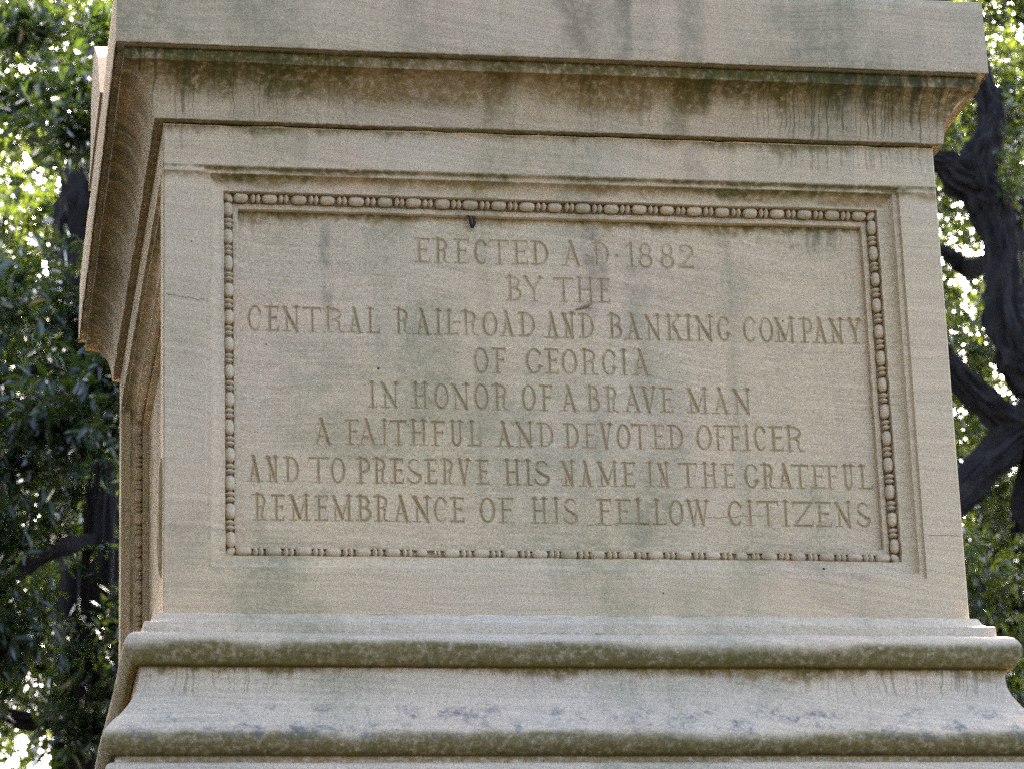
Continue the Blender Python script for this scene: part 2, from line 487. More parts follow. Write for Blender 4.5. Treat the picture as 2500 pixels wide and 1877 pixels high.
Vf, Ff = face(front, -HW, HW, -HW+E1, HW-E1, True, 21, False)
Vl, Fl = face(left, .003, DP, E1, DP-E1, False, 33, True)
Vr = np.array([(HW, .003, Z0), (HW, DP, Z0), (HW, DP, Z1), (HW, .003, Z1), (-HW, DP, Z0), (-HW, DP, Z1)])
Fr = np.array([(0, 1, 2, 3), (1, 4, 5, 2)])
V = np.concatenate([Vf, Vl, Vr])
F = np.concatenate([Ff, Fl+len(Vf), Fr+len(Vf)+len(Vl)])
die = link('die', np_mesh('die', V, F, True, 30), m_die, mon)

# --- inscription: V-cut letters worked into the sunk field as real relief
LINES = [
[('E',-0.3619,-0.3227,4.323,4.3908),('R',-0.3141,-0.2714,4.3232,4.391),('E',-0.2611,-0.2217,4.3234,4.3912),('C',-0.2114,-0.1754,4.3237,4.3914),('T',-0.1692,-0.1196,4.3239,4.3916),('E',-0.1118,-0.0703,4.3242,4.3918),('D',-0.0618,-0.0168,4.3244,4.392),('A',0.0178,0.0698,4.3248,4.3923),('.',0.0774,0.0844,4.325,4.3924),('D',0.0958,0.1411,4.3252,4.3925),('.',0.1574,0.1644,4.3254,4.3927),('1',0.1818,0.2091,4.3255,4.3928),('8',0.2178,0.2545,4.3257,4.393),('8',0.2737,0.3106,4.326,4.3932),('2',0.3217,0.3632,4.3262,4.3934)],
[('B',-0.1305,-0.0899,4.2267,4.294),('Y',-0.0899,-0.0342,4.2269,4.2941),('T',-0.0056,0.0434,4.2271,4.2943),('H',0.0486,0.0988,4.2273,4.2945),('E',0.1057,0.1386,4.2275,4.2946)],
[('C',-0.7889,-0.7507,4.1317,4.1988),('E',-0.7424,-0.709,4.1317,4.1988),('N',-0.7007,-0.6539,4.1318,4.1988),('T',-0.6479,-0.602,4.1318,4.1988),('R',-0.5964,-0.5417,4.1318,4.1988),('A',-0.5366,-0.4963,4.1318,4.1988),('L',-0.4896,-0.4542,4.1318,4.1988),('R',-0.4188,-0.3765,4.1318,4.1988),('A',-0.3681,-0.324,4.1318,4.1987),('I',-0.3155,-0.2986,4.1318,4.1987),('L',-0.2918,-0.2561,4.1319,4.1987),('-',-0.2663,-0.252,4.1319,4.1987),('R',-0.2476,-0.2034,4.1319,4.1987),('O',-0.1949,-0.1539,4.1319,4.1987),('A',-0.1505,-0.1095,4.1319,4.1987),('D',-0.102,-0.0581,4.1319,4.1987),('A',-0.0333,0.0058,4.1307,4.1988),('N',0.0097,0.047,4.1308,4.1988),('D',0.0528,0.0929,4.1309,4.1989),('B',0.1282,0.1669,4.131,4.199),('A',0.1727,0.2162,4.1311,4.199),('N',0.224,0.2696,4.1311,4.1991),('K',0.2774,0.3231,4.1312,4.1991),('I',0.329,0.3488,4.1313,4.1992),('N',0.3548,0.4065,4.1314,4.1992),('G',0.4124,0.4483,4.1314,4.1993),('C',0.4802,0.5182,4.1315,4.1994),('O',0.5242,0.5623,4.1316,4.1994),('M',0.5642,0.6224,4.1317,4.1995),('P',0.6316,0.6646,4.1318,4.1995),('A',0.6646,0.7069,4.1318,4.1996),('N',0.7089,0.7513,4.1319,4.1996),('Y',0.7553,0.7978,4.132,4.1997)],
[('O',-0.2191,-0.1807,4.0337,4.1017),('F',-0.1715,-0.1353,4.0338,4.1018),('G',-0.088,-0.0438,4.034,4.102),('E',-0.0369,-0.0019,4.0341,4.102),('O',0.005,0.0471,4.0342,4.1021),('R',0.054,0.1008,4.0343,4.1022),('G',0.1078,0.1477,4.0345,4.1023),('I',0.1561,0.1758,4.0345,4.1024),('A',0.1852,0.2346,4.0346,4.1025)],
[('I',-0.4872,-0.4677,3.9379,4.0052),('N',-0.4563,-0.4084,3.9379,4.0052),('H',-0.3796,-0.3339,3.9379,4.0053),('O',-0.3229,-0.2839,3.9379,4.0054),('N',-0.278,-0.2297,3.9379,4.0054),('O',-0.2219,-0.1837,3.9379,4.0055),('R',-0.1745,-0.1306,3.9379,4.0055),('O',-0.1006,-0.0636,3.9379,4.0056),('F',-0.0543,-0.0209,3.938,4.0056),('A',-0.001,0.0455,3.938,4.0057),('B',0.0641,0.1014,3.938,4.0058),('R',0.1098,0.1505,3.938,4.0058),('A',0.1598,0.209,3.938,4.0059),('V',0.2019,0.2488,3.938,4.0059),('E',0.2535,0.2887,3.938,4.0059),('M',0.324,0.3829,3.938,4.006),('A',0.39,0.4373,3.938,4.0061),('N',0.4434,0.4941,3.938,4.0061)],
[('A',-0.6281,-0.578,3.8411,3.9072),('F',-0.5475,-0.5125,3.8413,3.9074),('A',-0.5171,-0.4667,3.8413,3.9075),('I',-0.459,-0.4407,3.8414,3.9076),('T',-0.4361,-0.3932,3.8415,3.9077),('H',-0.388,-0.3395,3.8415,3.9078),('F',-0.3328,-0.2965,3.8416,3.908),('U',-0.2888,-0.2472,3.8417,3.9081),('L',-0.241,-0.2055,3.8418,3.9082),('A',-0.1684,-0.125,3.8419,3.9085),('N',-0.1188,-0.0707,3.842,3.9086),('D',-0.0645,-0.0209,3.8421,3.9087),('D',0.0028,0.0437,3.841,3.9079),('E',0.0512,0.0861,3.8411,3.9081),('V',0.0906,0.1316,3.8412,3.9082),('O',0.1377,0.1757,3.8413,3.9083),('T',0.1781,0.2199,3.8414,3.9084),('E',0.2275,0.2627,3.8415,3.9085),('D',0.2688,0.3116,3.8416,3.9087),('O',0.3438,0.3852,3.8417,3.9089),('F',0.3892,0.4221,3.8418,3.909),('F',0.4267,0.4606,3.8419,3.9091),('I',0.4652,0.4853,3.842,3.9092),('C',0.493,0.527,3.842,3.9093),('E',0.534,0.5703,3.8421,3.9094),('R',0.5749,0.6261,3.8422,3.9095)],
[('A',-0.7907,-0.7525,3.7421,3.8085),('N',-0.7452,-0.7105,3.7421,3.8086),('D',-0.7014,-0.6619,3.7422,3.8086),('T',-0.6392,-0.5897,3.7423,3.8086),('O',-0.585,-0.5475,3.7423,3.8087),('P',-0.5217,-0.4867,3.7424,3.8087),('R',-0.4812,-0.4424,3.7425,3.8087),('E',-0.4369,-0.4036,3.7425,3.8088),('S',-0.3962,-0.3573,3.7426,3.8088),('E',-0.3518,-0.3202,3.7426,3.8088),('R',-0.3117,-0.2737,3.7427,3.8088),('V',-0.2737,-0.2328,3.7427,3.8089),('E',-0.2223,-0.1887,3.7428,3.8089),('H',-0.1544,-0.1076,3.7429,3.8089),('I',-0.1001,-0.0813,3.7429,3.809),('S',-0.0757,-0.0344,3.7429,3.809),('N',-0.006,0.0307,3.7421,3.8079),('A',0.0384,0.0751,3.7423,3.808),('M',0.0848,0.141,3.7425,3.8081),('E',0.1468,0.183,3.7427,3.8081),('I',0.209,0.2324,3.7429,3.8082),('N',0.2375,0.2734,3.743,3.8082),('T',0.2948,0.3418,3.7433,3.8083),('H',0.3515,0.3967,3.7435,3.8083),('E',0.4045,0.4387,3.7436,3.8084),('G',0.4622,0.5009,3.7439,3.8085),('R',0.5068,0.5443,3.744,3.8085),('A',0.5482,0.5897,3.7442,3.8086),('T',0.5857,0.6313,3.7443,3.8086),('E',0.6372,0.6729,3.7445,3.8087),('F',0.6749,0.7067,3.7446,3.8087),('U',0.7166,0.7545,3.7448,3.8088),('L',0.7604,0.8003,3.745,3.8088)],
[('R',-0.7788,-0.7407,3.6444,3.712),('E',-0.7316,-0.6989,3.6445,3.712),('M',-0.6898,-0.6351,3.6446,3.7119),('E',-0.626,-0.592,3.6447,3.7118),('M',-0.5858,-0.5301,3.6447,3.7117),('B',-0.5242,-0.4849,3.6448,3.7116),('R',-0.4794,-0.439,3.6449,3.7116),('A',-0.4335,-0.3874,3.6449,3.7115),('N',-0.3837,-0.3357,3.645,3.7114),('C',-0.332,-0.295,3.6451,3.7113),('E',-0.2894,-0.2542,3.6451,3.7113),('O',-0.2171,-0.1762,3.6452,3.7112),('F',-0.1687,-0.1307,3.6453,3.7111),('H',-0.0885,-0.0418,3.6454,3.711),('I',-0.0343,-0.0118,3.6455,3.7109),('S',-0.0059,0.0326,3.6447,3.7114),('F',0.0807,0.1174,3.6448,3.7115),('E',0.1271,0.1677,3.6448,3.7115),('L',0.1747,0.2142,3.6449,3.7115),('L',0.222,0.2589,3.6449,3.7115),('O',0.2627,0.3017,3.6449,3.7115),('W',0.3055,0.3699,3.645,3.7115),('C',0.4148,0.454,3.6451,3.7116),('I',0.4638,0.4815,3.6451,3.7116),('T',0.492,0.5463,3.6451,3.7116),('I',0.5561,0.5738,3.6452,3.7116),('Z',0.5837,0.637,3.6452,3.7116),('E',0.6429,0.6844,3.6452,3.7117),('N',0.6923,0.7399,3.6453,3.7117),('S',0.7486,0.7875,3.6453,3.7117)],
]
TEXTS = ['ERECTED A·D·1882', 'BY THE', 'CENTRAL RAIL-ROAD AND BANKING COMPANY', 'OF GEORGIA', 'IN HONOR OF A BRAVE MAN',
         'A FAITHFUL AND DEVOTED OFFICER', 'AND TO PRESERVE HIS NAME IN THE GRATEFUL', 'REMEMBRANCE OF HIS FELLOW CITIZENS']
TK, MD, TN = .165, .125, .085
def arc(cx, cy, rx, ry, a0, a1, n=18):
    return [(cx+rx*math.cos(math.radians(a0+(a1-a0)*i/n)), cy+ry*math.sin(math.radians(a0+(a1-a0)*i/n))) for i in range(n+1)]
def glyph(ch, W):
    """strokes [(points, width start, width end)] in units of the letter height; box is W wide"""
    S = []
    q = .14
    def st(p, a, b=None): S.append((p, a, a if b is None else b))
    def foot(x, v=.03, l=q): st([(x-l, v), (x+l, v)], .06)
    def head(x, l=.12):
        st([(x-l, .965), (x+l, .965)], .07)
        st([(x, .975), (x, .86)], .21, .06)
    def stem(x, w=MD, top=True, bot=True):
        st([(x, .03), (x, .97)], w)
        if top: head(x)
        if bot: foot(x)
    def arms(x, full):
        st([(x-q, .955), (W-.03, .955)], .105); st([(W-.04, .955), (W-.02, .80)], .085, .03)
        st([(x, .53), (x+(W-x)*.70, .53)], .085, .11); st([(x+(W-x)*.70, .60), (x+(W-x)*.70, .44)], .05)
        if full:
            st([(x-q, .045), (W-.04, .045)], .095); st([(W-.05, .04), (W, .22)], .10, .03)
        else: foot(x)
    x = .17
    if ch == 'E': st([(x, .03), (x, .96)], MD); arms(x, True)
    elif ch == 'F': st([(x, .03), (x, .96)], MD); arms(x, False)
    elif ch == 'L':
        stem(x, bot=False); st([(x-q, .045), (W-.04, .045)], .095); st([(W-.05, .04), (W, .24)], .10, .03)
    elif ch == 'I': stem(W/2)
    elif ch == 'T':
        st([(W/2, .03), (W/2, .96)], MD); foot(W/2); st([(.02, .955), (W-.02, .955)], .115)
        st([(.03, .96), (.0, .80)], .09, .03); st([(W-.03, .96), (W, .80)], .09, .03)
    elif ch == 'H':
        stem(x); stem(W-x); st([(x, .51), (W-x, .51)], .095)
    elif ch == 'N':
        st([(x, .03), (x, .95)], TN); foot(x); st([(W-x+.02, .05), (W-x+.02, .97)], TN); head(W-x+.02, .13)
        st([(x-.10, .96), (W-x+.02, .03)], TK); st([(.0, .965), (x, .965)], .07)
    elif ch == 'M':
        st([(x, .03), (x, .95)], TN); foot(x); stem(W-x, MD)
        m = W*.49
        st([(x-.08, .96), (m, .12)], TK); st([(m, .12), (W-x, .95)], TN*.8); st([(.0, .965), (x, .965)], .07)
    elif ch == 'A':
        ap = W*.50
        st([(.14, .03), (ap, .96)], TN); st([(ap-.05, 1.0), (W-.15, .03)], TK)
        foot(.13, l=.13); foot(W-.14, l=.14)
        st([(.14+(ap-.14)*.33, .31), (W-.15-(W-.15-ap)*.32, .31)], .095)
    elif ch == 'V':
        st([(.16, .97), (W*.53, .02)], TK); st([(W-.13, .97), (W*.53, .04)], TN)
        head(.16); head(W-.13, .12)
    elif ch == 'W':
        a, b = W*.33, W*.72
        st([(.14, .97), (a, .02)], TK*.95); st([(W*.55, .95), (a, .04)], TN); st([(W*.50, .97), (b, .02)], TK*.95); st([(W-.12, .97), (b, .04)], TN)
        head(.14); head(W*.5, .13); head(W-.12, .12)
    elif ch == 'Y':
        st([(.15, .97), (W*.55, .46)], TK*.95); st([(W-.12, .97), (W*.55, .46)], TN); st([(W*.55, .5), (W*.57, .03)], MD)
        head(.15); head(W-.12, .12); foot(W*.57)
    elif ch == 'K':
        stem(x); st([(W-.14, .96), (x, .46)], TN); st([(x+.16, .56), (W-.12, .03)], TK*.95); head(W-.15, .13); foot(W-.10, l=.10)
    elif ch == 'Z':
        st([(.03, .955), (W-.04, .955)], .115); st([(.04, .96), (.0, .78)], .09, .03)
        st([(W-.06, .93), (.08, .07)], .09); st([(.05, .045), (W-.04, .045)], .11); st([(W-.05, .04), (W, .24)], .10, .03)
    elif ch in 'PRB':
        stem(x, bot=True); st([(x-q, .955), (x+.2, .955)], .10)
        r = W-.07-x-.12
        if ch == 'B': st(arc(x+.10, .745, r-.02, .205, 92, -92), .115); st(arc(x+.10, .285, r+.03, .245, 88, -90), .125); st([(x-q, .04), (x+.14, .04)], .09)
        elif ch == 'P': st(arc(x+.12, .70, r+.03, .25, 92, -95), .12); st([(x, .455), (x+.14, .455)], .08)
        else:
            r = W*.80-x-.14
            st(arc(x+.12, .735, r, .215, 92, -80), .12); st([(x, .515), (x+.22, .515)], .085)
            st([(x+.20, .53), (x+r+.06, .42), (W-.24, .16), (W-.17, .05), (W-.02, .03)], .12, .06)
    elif ch == 'D':
        st([(x, .03), (x, .96)], MD); st([(x-q, .955), (x+.16, .955)], .10); st([(x-q, .045), (x+.16, .045)], .09)
        st(arc(x+.10, .50, W-x-.16, .455, 92, 0), .09, .14); st(arc(x+.10, .50, W-x-.16, .455, 0, -92), .14, .08)
    elif ch == 'O':
        st(arc(W/2, .5, W/2-.06, .46, 0, 90), .14, .09); st(arc(W/2, .5, W/2-.06, .46, 90, 180), .09, .14)
        st(arc(W/2, .5, W/2-.06, .46, 180, 270), .14, .10); st(arc(W/2, .5, W/2-.06, .46, 270, 360), .10, .14)
    elif ch in 'CG':
        R = W/2-.05
        st(arc(W/2+.02, .5, R, .46, 35, 110), .12, .10); st(arc(W/2+.02, .5, R, .46, 110, 190), .10, .14); st(arc(W/2+.02, .5, R, .46, 190, 262), .14, .11)
        if ch == 'C':
            st(arc(W/2+.02, .5, R, .46, 262, 318), .11, .07); st([(W-.06, .80), (W-.08, .66)], .11, .03)
        else:
            st(arc(W/2+.02, .5, R, .46, 262, 308), .11, .09)
            st([(W-.20, .30), (W+.01, .30)], .07); st([(W-.10, .30), (W-.13, .10)], .20, .05); st([(W-.08, .80), (W-.10, .68)], .10, .03)
    elif ch == 'S':
        st(arc(W/2, .735, W/2-.09, .225, 30, 160), .07, .11)
        st([(W/2-(W/2-.09)*.94, .66)] + [(W*.30, .55), (W*.55, .44), (W*.80, .35)], .12, .15)
        st(arc(W/2, .255, W/2-.07, .22, 22, -160), .15, .08); st([(.06, .26), (.05, .14)], .05, .10)
    elif ch == 'U':
        st([(x, .95), (x, .34)], MD); st(arc(W/2, .33, W/2-x, .285, 180, 270), MD, .14); st(arc(W/2, .33, W/2-x, .285, 270, 360), .14, TN)
        st([(W-x, .33), (W-x, .96)], TN); head(x); head(W-x, .13)
    elif ch == '1':
        st([(W*.62, .03), (W*.62, .99)], MD); foot(W*.62, l=.2); st([(W*.60, .98), (W*.05, .78)], .13, .06)
    elif ch == '8':
        st(arc(W/2, .73, W/2-.09, .225, 0, 360, 30), .12); st(arc(W/2, .26, W/2-.05, .235, 0, 360, 30), .125)
    elif ch == '2':
        st(arc(W/2, .70, W/2-.06, .25, 160, -30), .09, .14); st([(W-.13, .60), (W*.55, .36), (.06, .10)], .13, .07)
        st([(.04, .05), (W-.05, .05)], .13); st([(.12, .73), (.19, .73)], .13)
    elif ch == '.': st([(W/2-.01, .47), (W/2+.01, .47)], .15)
    elif ch == '-': st([(.0, .52), (W, .52)], .12)
    return S

CUTW = .89
FX, FZ0, FZ1, FD = 1-.1905, -2.3829+ZB, -1.5172+ZB, .0790
STEP = .00135
nx, nz = int(2*FX/STEP)+1, int((FZ1-FZ0)/STEP)+1
gx, gz = np.linspace(-FX, FX, nx), np.linspace(FZ0, FZ1, nz)
cut = np.zeros((nz, nx))
def carve(pts, w0, w1, slope=1.15):
    pts = np.array(pts)
    L = np.concatenate([[0], np.cumsum(np.hypot(*np.diff(pts, axis=0).T))])
    L = L/max(L[-1], 1e-9)
    for i in range(len(pts)-1):
        (ax, az), (bx, bz) = pts[i], pts[i+1]
        wa, wb = w0+(w1-w0)*L[i], w0+(w1-w0)*L[i+1]
        r = max(wa, wb)/2+STEP
        i0, i1 = np.searchsorted(gx, (min(ax, bx)-r, max(ax, bx)+r))
        j0, j1 = np.searchsorted(gz, (min(az, bz)-r, max(az, bz)+r))
        if i1 <= i0 or j1 <= j0: continue
        X, Z = np.meshgrid(gx[i0:i1], gz[j0:j1])
        dx, dz = bx-ax, bz-az
        t = np.clip(((X-ax)*dx+(Z-az)*dz)/max(dx*dx+dz*dz, 1e-12), 0, 1)
        d = np.hypot(X-ax-t*dx, Z-az-t*dz)
        dep = np.maximum(0, (wa+(wb-wa)*t)/2-d)*slope
        cut[j0:j1, i0:i1] = np.maximum(cut[j0:j1, i0:i1], dep)
line_rng = []
for li, line in enumerate(LINES):
    fade = (.80, .78, .95, .95, .95, 1.0, 1.05, 1.05)[li]
    for ch, x0, x1, zb, zt in line:
        h = zt-zb
        W = (x1-x0)/h
        js = 1+RNG.normal(0, .04)
        for pts, a, b in glyph(ch, W):
            jx, jz = RNG.normal(0, .006, 2)
            carve([(x0+(px+jx)*h, zb+(pz+jz)*h) for px, pz in pts], a*h*js*CUTW, b*h*js*CUTW, 1.15*fade)
    line_rng.append((min(l[3] for l in line)-.006, max(l[4] for l in line)+.006))
# worn surface: shallow dishing, tool marks and small losses
def grid_noise(sx, sz, amp):
    a = RNG.standard_normal((int((FZ1-FZ0)/sz)+3, int(2*FX/sx)+3))
    xi = np.linspace(0, a.shape[1]-1.001, nx); zi = np.linspace(0, a.shape[0]-1.001, nz)
    x0 = xi.astype(int); z0 = zi.astype(int); fx = (xi-x0)[None]; fz = (zi-z0)[:, None]
    fx = fx*fx*(3-2*fx); fz = fz*fz*(3-2*fz)
    return amp*((a[z0][:, x0]*(1-fx)+a[z0][:, x0+1]*fx)*(1-fz)+(a[z0+1][:, x0]*(1-fx)+a[z0+1][:, x0+1]*fx)*fz)
surf = grid_noise(.12, .10, .0006)+grid_noise(.03, .012, .00022)+grid_noise(.006, .003, .00010)
for _ in range(60):                                          # pits
    px, pz, r = RNG.uniform(-FX, FX), RNG.uniform(FZ0, FZ1), RNG.uniform(.0015, .0035)
    i0, i1 = np.searchsorted(gx, (px-r, px+r)); j0, j1 = np.searchsorted(gz, (pz-r, pz+r))
    X, Z = np.meshgrid(gx[i0:i1], gz[j0:j1])
    surf[j0:j1, i0:i1] += np.maximum(0, r-np.hypot(X-px, Z-pz))*.8
# losses beside the D of the date and above the third line
cut = cut*np.clip(1+grid_noise(.05, .03, .12), .78, 1.2)
X, Z = np.meshgrid(gx, gz)
yy = FD+cut+surf*(cut < 1e-5)+surf*.4*(cut >= 1e-5)
V = np.stack([X, yy, Z], -1).reshape(-1, 3)
idx = np.arange(nx*nz).reshape(nz, nx)
F = np.stack([idx[:-1, :-1], idx[:-1, 1:], idx[1:, 1:], idx[1:, :-1]], -1).reshape(-1, 4)
cm = np.maximum.reduce([cut[:-1, :-1], cut[:-1, 1:], cut[1:, 1:], cut[1:, :-1]]).reshape(-1)
iscut = cm > 2e-4
zc = (gz[:-1, None]+0*gx[None, :-1]).reshape(-1)+STEP/2
def sub(faces):
    used, inv = np.unique(faces.ravel(), return_inverse=True)
    return V[used], inv.reshape(-1, 4)
v, f = sub(F[~iscut])
panel = link('inscribed_panel', np_mesh('inscribed_panel', v, f, True), m_field, mon)
xc = (gx[None, :-1]+0*gz[:-1, None]).reshape(-1)+STEP/2
for (z0, z1), text, line in zip(line_rng, TEXTS, LINES):
    k = 0
    spans = []
    for word in text.split():
        n = len(word)
        spans.append((word, min(l[1] for l in line[k:k+n]), max(l[2] for l in line[k:k+n])))
        k += n
    for q, (word, xa, xb) in enumerate(spans):
        lo = -FX if q == 0 else (spans[q-1][2]+xa)/2
        hi = FX if q == len(spans)-1 else (xb+spans[q+1][1])/2
        v, f = sub(F[iscut & (zc > z0) & (zc < z1) & (xc > lo) & (xc <= hi)])
        o = link('incised_lettering', np_mesh('incised_lettering', v, f, True, 50), m_letter, panel)
        o['label'] = 'incised word ' + word

# --- sunk field on the left side
V, F = [], []
na, nb = 60, 40
ya, yb = E1+.0890, DP-E1-.0890
aa, bb = np.meshgrid(np.linspace(ya, yb, na), np.linspace(FZ0, FZ1, nb))
V = np.stack([np.full(aa.shape, -HW+FD)+RNG.normal(0, .0004, aa.shape), aa, bb], -1).reshape(-1, 3)
idx = np.arange(na*nb).reshape(nb, na)
F = np.stack([idx[:-1, :-1], idx[1:, :-1], idx[1:, 1:], idx[:-1, 1:]], -1).reshape(-1, 4)
link('side_panel', np_mesh('side_panel', V, F, True), m_die, mon)

# --- bead and reel
def lathe(prof, seg=14):
    """profile [(axis, r)] round the x axis"""
    P = len(prof)
    V = [(a, r*math.cos(2*math.pi*k/seg), r*math.sin(2*math.pi*k/seg)) for a, r in prof for k in range(seg)]
    F = [(i*seg+k, i*seg+(k+1) % seg, (i+1)*seg+(k+1) % seg, (i+1)*seg+k) for i in range(P-1) for k in range(seg)]
    return np.array(V), np.array(F)
R0 = .0125
bp = []
for i in range(15):
    t = -1+2*i/14
    bp.append((t*.0204, max(.0006, R0*(1-abs(t)**3.2)**(1/2.0)) if abs(t) < 1 else .0006))
BV, BF = lathe(bp)
rp = []
for i in range(11):
    t = -1+2*i/10
    rp.append((t*.0064, .0035+(R0*.98-.0035)*(1-abs(t)**1.5)))
rv, rf = lathe(rp)
RV = np.concatenate([rv-(.0067, 0, 0), rv+(.0067, 0, 0)]); RF = np.concatenate([rf, rf+len(rv)])
bead_me = [np_mesh('bead', BV*(1, 1, 1)+RNG.normal(0, .00022, BV.shape), BF, True) for _ in range(4)]
reel_me = [np_mesh('reel_pair', RV+RNG.normal(0, .00018, RV.shape), RF, True) for _ in range(4)]
cp = [(t*.0150, .0098*math.sqrt(max(0.002, 1-abs(t)**1.7))) for t in np.linspace(-1, 1, 11)]
cv, cf = lathe(cp)
corner_me = np_mesh('corner_bead', cv, cf, True)
for me in bead_me+reel_me+[corner_me]: me.materials.append(m_bead)
BI, BD = .0632, .0525
zt, zb_ = ZE1-BI, ZE0+BI
off = .0321
rest_v, rest_f, rest_n = [], [], 0
def place(name, me, loc, mat3):
    o = bpy.data.objects.new(name, me)
    C.objects.link(o)
    o.parent = die
    o.matrix_local = Matrix.Translation(loc) @ mat3.to_4x4()
    return o
def rest(V, Fa, loc, mat3):
    global rest_n
    rest_v.append(V @ np.array(mat3).T + np.array(loc)); rest_f.append(Fa+rest_n); rest_n += len(V)
RX = Matrix.Identity(3)
RZ = Matrix.Rotation(math.radians(90), 3, 'Y')
RYY = Matrix.Rotation(math.radians(90), 3, 'Z')
def run(p0, axis, length, n, rot3, inst):
    p = (length-2*off)/(n-1)
    s = p/.0728
    for i in range(n):
        loc = Vector(p0)+Vector(axis)*(off+i*p)
        jit = Vector(RNG.normal(0, .0006, 3))
        sc = Matrix.Diagonal((s*RNG.uniform(.93, 1.03), RNG.uniform(.91, 1.04), RNG.uniform(.91, 1.04)))
        if inst and n == 23 and i in (6, 17) and p0[2] < 4: sc = sc @ Matrix.Diagonal((.72, .78, .85))      # two beads are broken
        spin = Matrix.Rotation(RNG.uniform(0, 6.28), 3, 'X')
        spin = spin @ Matrix.Rotation(RNG.normal(0, .035), 3, 'Z')
        if inst: place('bead', bead_me[RNG.integers(4)], loc+jit, rot3 @ sc @ spin)
        else: rest(BV, BF, loc+jit, rot3 @ sc)
        if i < n-1:
            lo2 = loc+Vector(axis)*(p/2)+Vector(RNG.normal(0, .0005, 3))
            if inst: place('reel_pair', reel_me[RNG.integers(4)], lo2, rot3 @ sc @ spin)
            else: rest(RV, RF, lo2, rot3 @ sc)
bx = HW-E1-BI
run((-bx, BD, zt), (1, 0, 0), 2*bx, 23, RX, True)
run((-bx, BD, zb_+.0022), (1, 0, 0), 2*bx, 23, RX, True)
run((-bx, BD, zb_), (0, 0, 1), zt-zb_, 13, RZ, True)
run((bx, BD, zb_), (0, 0, 1), zt-zb_, 13, RZ, True)
for sx, zz, sg in ((-1, zt, 1), (1, zt, -1), (-1, zb_, -1), (1, zb_, 1)):
    place('corner_bead', corner_me, Vector((sx*(bx), BD, zz)), Matrix.Rotation(math.radians(45*sg), 3, 'Y'))
y0_, y1_ = E1+BI, DP-E1-BI
run((-HW+BD, y1_, zb_), (0, 0, 1), zt-zb_, 13, RZ, True)
run((-HW+BD, y0_, zb_), (0, 0, 1), zt-zb_, 13, RZ, False)
run((-HW+BD, y0_, zt), (0, 1, 0), y1_-y0_, 25, RYY, False)
run((-HW+BD, y0_, zb_), (0, 1, 0), y1_-y0_, 25, RYY, False)
o = link('bead_row', np_mesh('bead_row', np.concatenate(rest_v), np.concatenate(rest_f), True), m_bead, die)
o['kind'] = 'stuff'

# --- worn scars on the left margin
V, F, k0 = [], [], 0
for (y, z0, z1, w) in ((.060, 3.515, 3.735, .020), (.092, 3.60, 3.70, .016), (.078, 3.50, 3.59, .022), (.045, 3.62, 3.79, .009), (.105, 3.53, 3.64, .014)):
    n = 16
    for i in range(n+1):
        t = i/n
        h = math.sin(math.pi*t)**.7
        for j, (dy, dx) in enumerate(((-1, .001), (-.35, -.006), (.2, -.009), (1, .001))):
            V.append((-HW+dx*(.3+.7*h), y+dy*w*h*.5, z0+(z1-z0)*t))
    for i in range(n):
        for j in range(3):
            a = k0+i*4+j
            F.append((a, a+1, a+5, a+4))
    k0 += (n+1)*4
link('chipped_scar', np_mesh('chipped_scar', np.array(V), np.array(F), True), m_letter, die)

# --- base moulding, plinth and steps down to the ground
base = [(-.06, -2.5760), (.0150, -2.5775), (.0168, -2.5800), (.0215, -2.5893), (.0250, -2.5945), (.0295, -2.5985), (.0340, -2.6013), (.0385, -2.6030), (.0455, -2.6042), (.0488, -2.6062), (.0494, -2.6100), (.0496, -2.6325),
        (.0560, -2.6330), (.0630, -2.6337), (.0691, -2.6350), (.0750, -2.6370), (.0803, -2.6400), (.0850, -2.6440), (.0893, -2.6492), (.0930, -2.6552), (.0961, -2.6620), (.0977, -2.6680), (.0980, -2.6740), (.0972, -2.6805), (.0952, -2.6875), (.0921, -2.6955), (.0885, -2.7015),
        (.0845, -2.7075), (.0800, -2.7138), (.0775, -2.7152), (.0660, -2.7152), (.0655, -2.7110), (.0615, -2.7110), (.0606, -2.7200), (.0600, -2.7295), (.0597, -2.7400), (.0603, -2.7490), (.0617, -2.7580), (.0634, -2.7655), (.0660, -2.7735),
        (.0690, -2.7810), (.0726, -2.7885), (.0765, -2.7960), (.0810, -2.8035), (.0850, -2.8105), (.0893, -2.8171), (.0975, -2.8285), (.1060, -2.8392), (.1155, -2.8492), (.1249, -2.8592), (.1325, -2.8675), (.1389, -2.8759), (.1440, -2.8845), (.1482, -2.8939), (.1502, -2.9010),
        (.1505, -2.9075), (.1495, -2.9135), (.1472, -2.9195), (.1435, -2.9250), (.1385, -2.9305), (.1335, -2.9350), (.1280, -2.9392), (.1250, -2.9400), (.1175, -2.9400), (.1165, -2.9440), (.1180, -2.9545), (.1210, -2.9570), (.1300, -2.9590), (.1350, -2.9620), (.1392, -2.9672), (.1408, -2.9720), (.1410, -2.9800), (.1410, -3.10), (.1410, -3.35)]
base_moulding = sweep('base_moulding', Zs(base), m_base, mon, nf=440, ns=240, chips=20, sharp=40)
def step_block(d, z0, z1, name):
    prof = [(d, z0), (d, z1-.012), (d-.004, z1-.004), (d-.012, z1), (d-.35, z1)]
    return sweep(name, prof, m_plain, mon, nf=60, ns=60, chips=4)
step_block(.20, 5.966-4.25, 5.966-3.345, 'plinth')
step_block(.42, .90, 5.966-4.24, 'step')
step_block(.72, .45, .91, 'step')
step_block(1.05, -.05, .46, 'step')

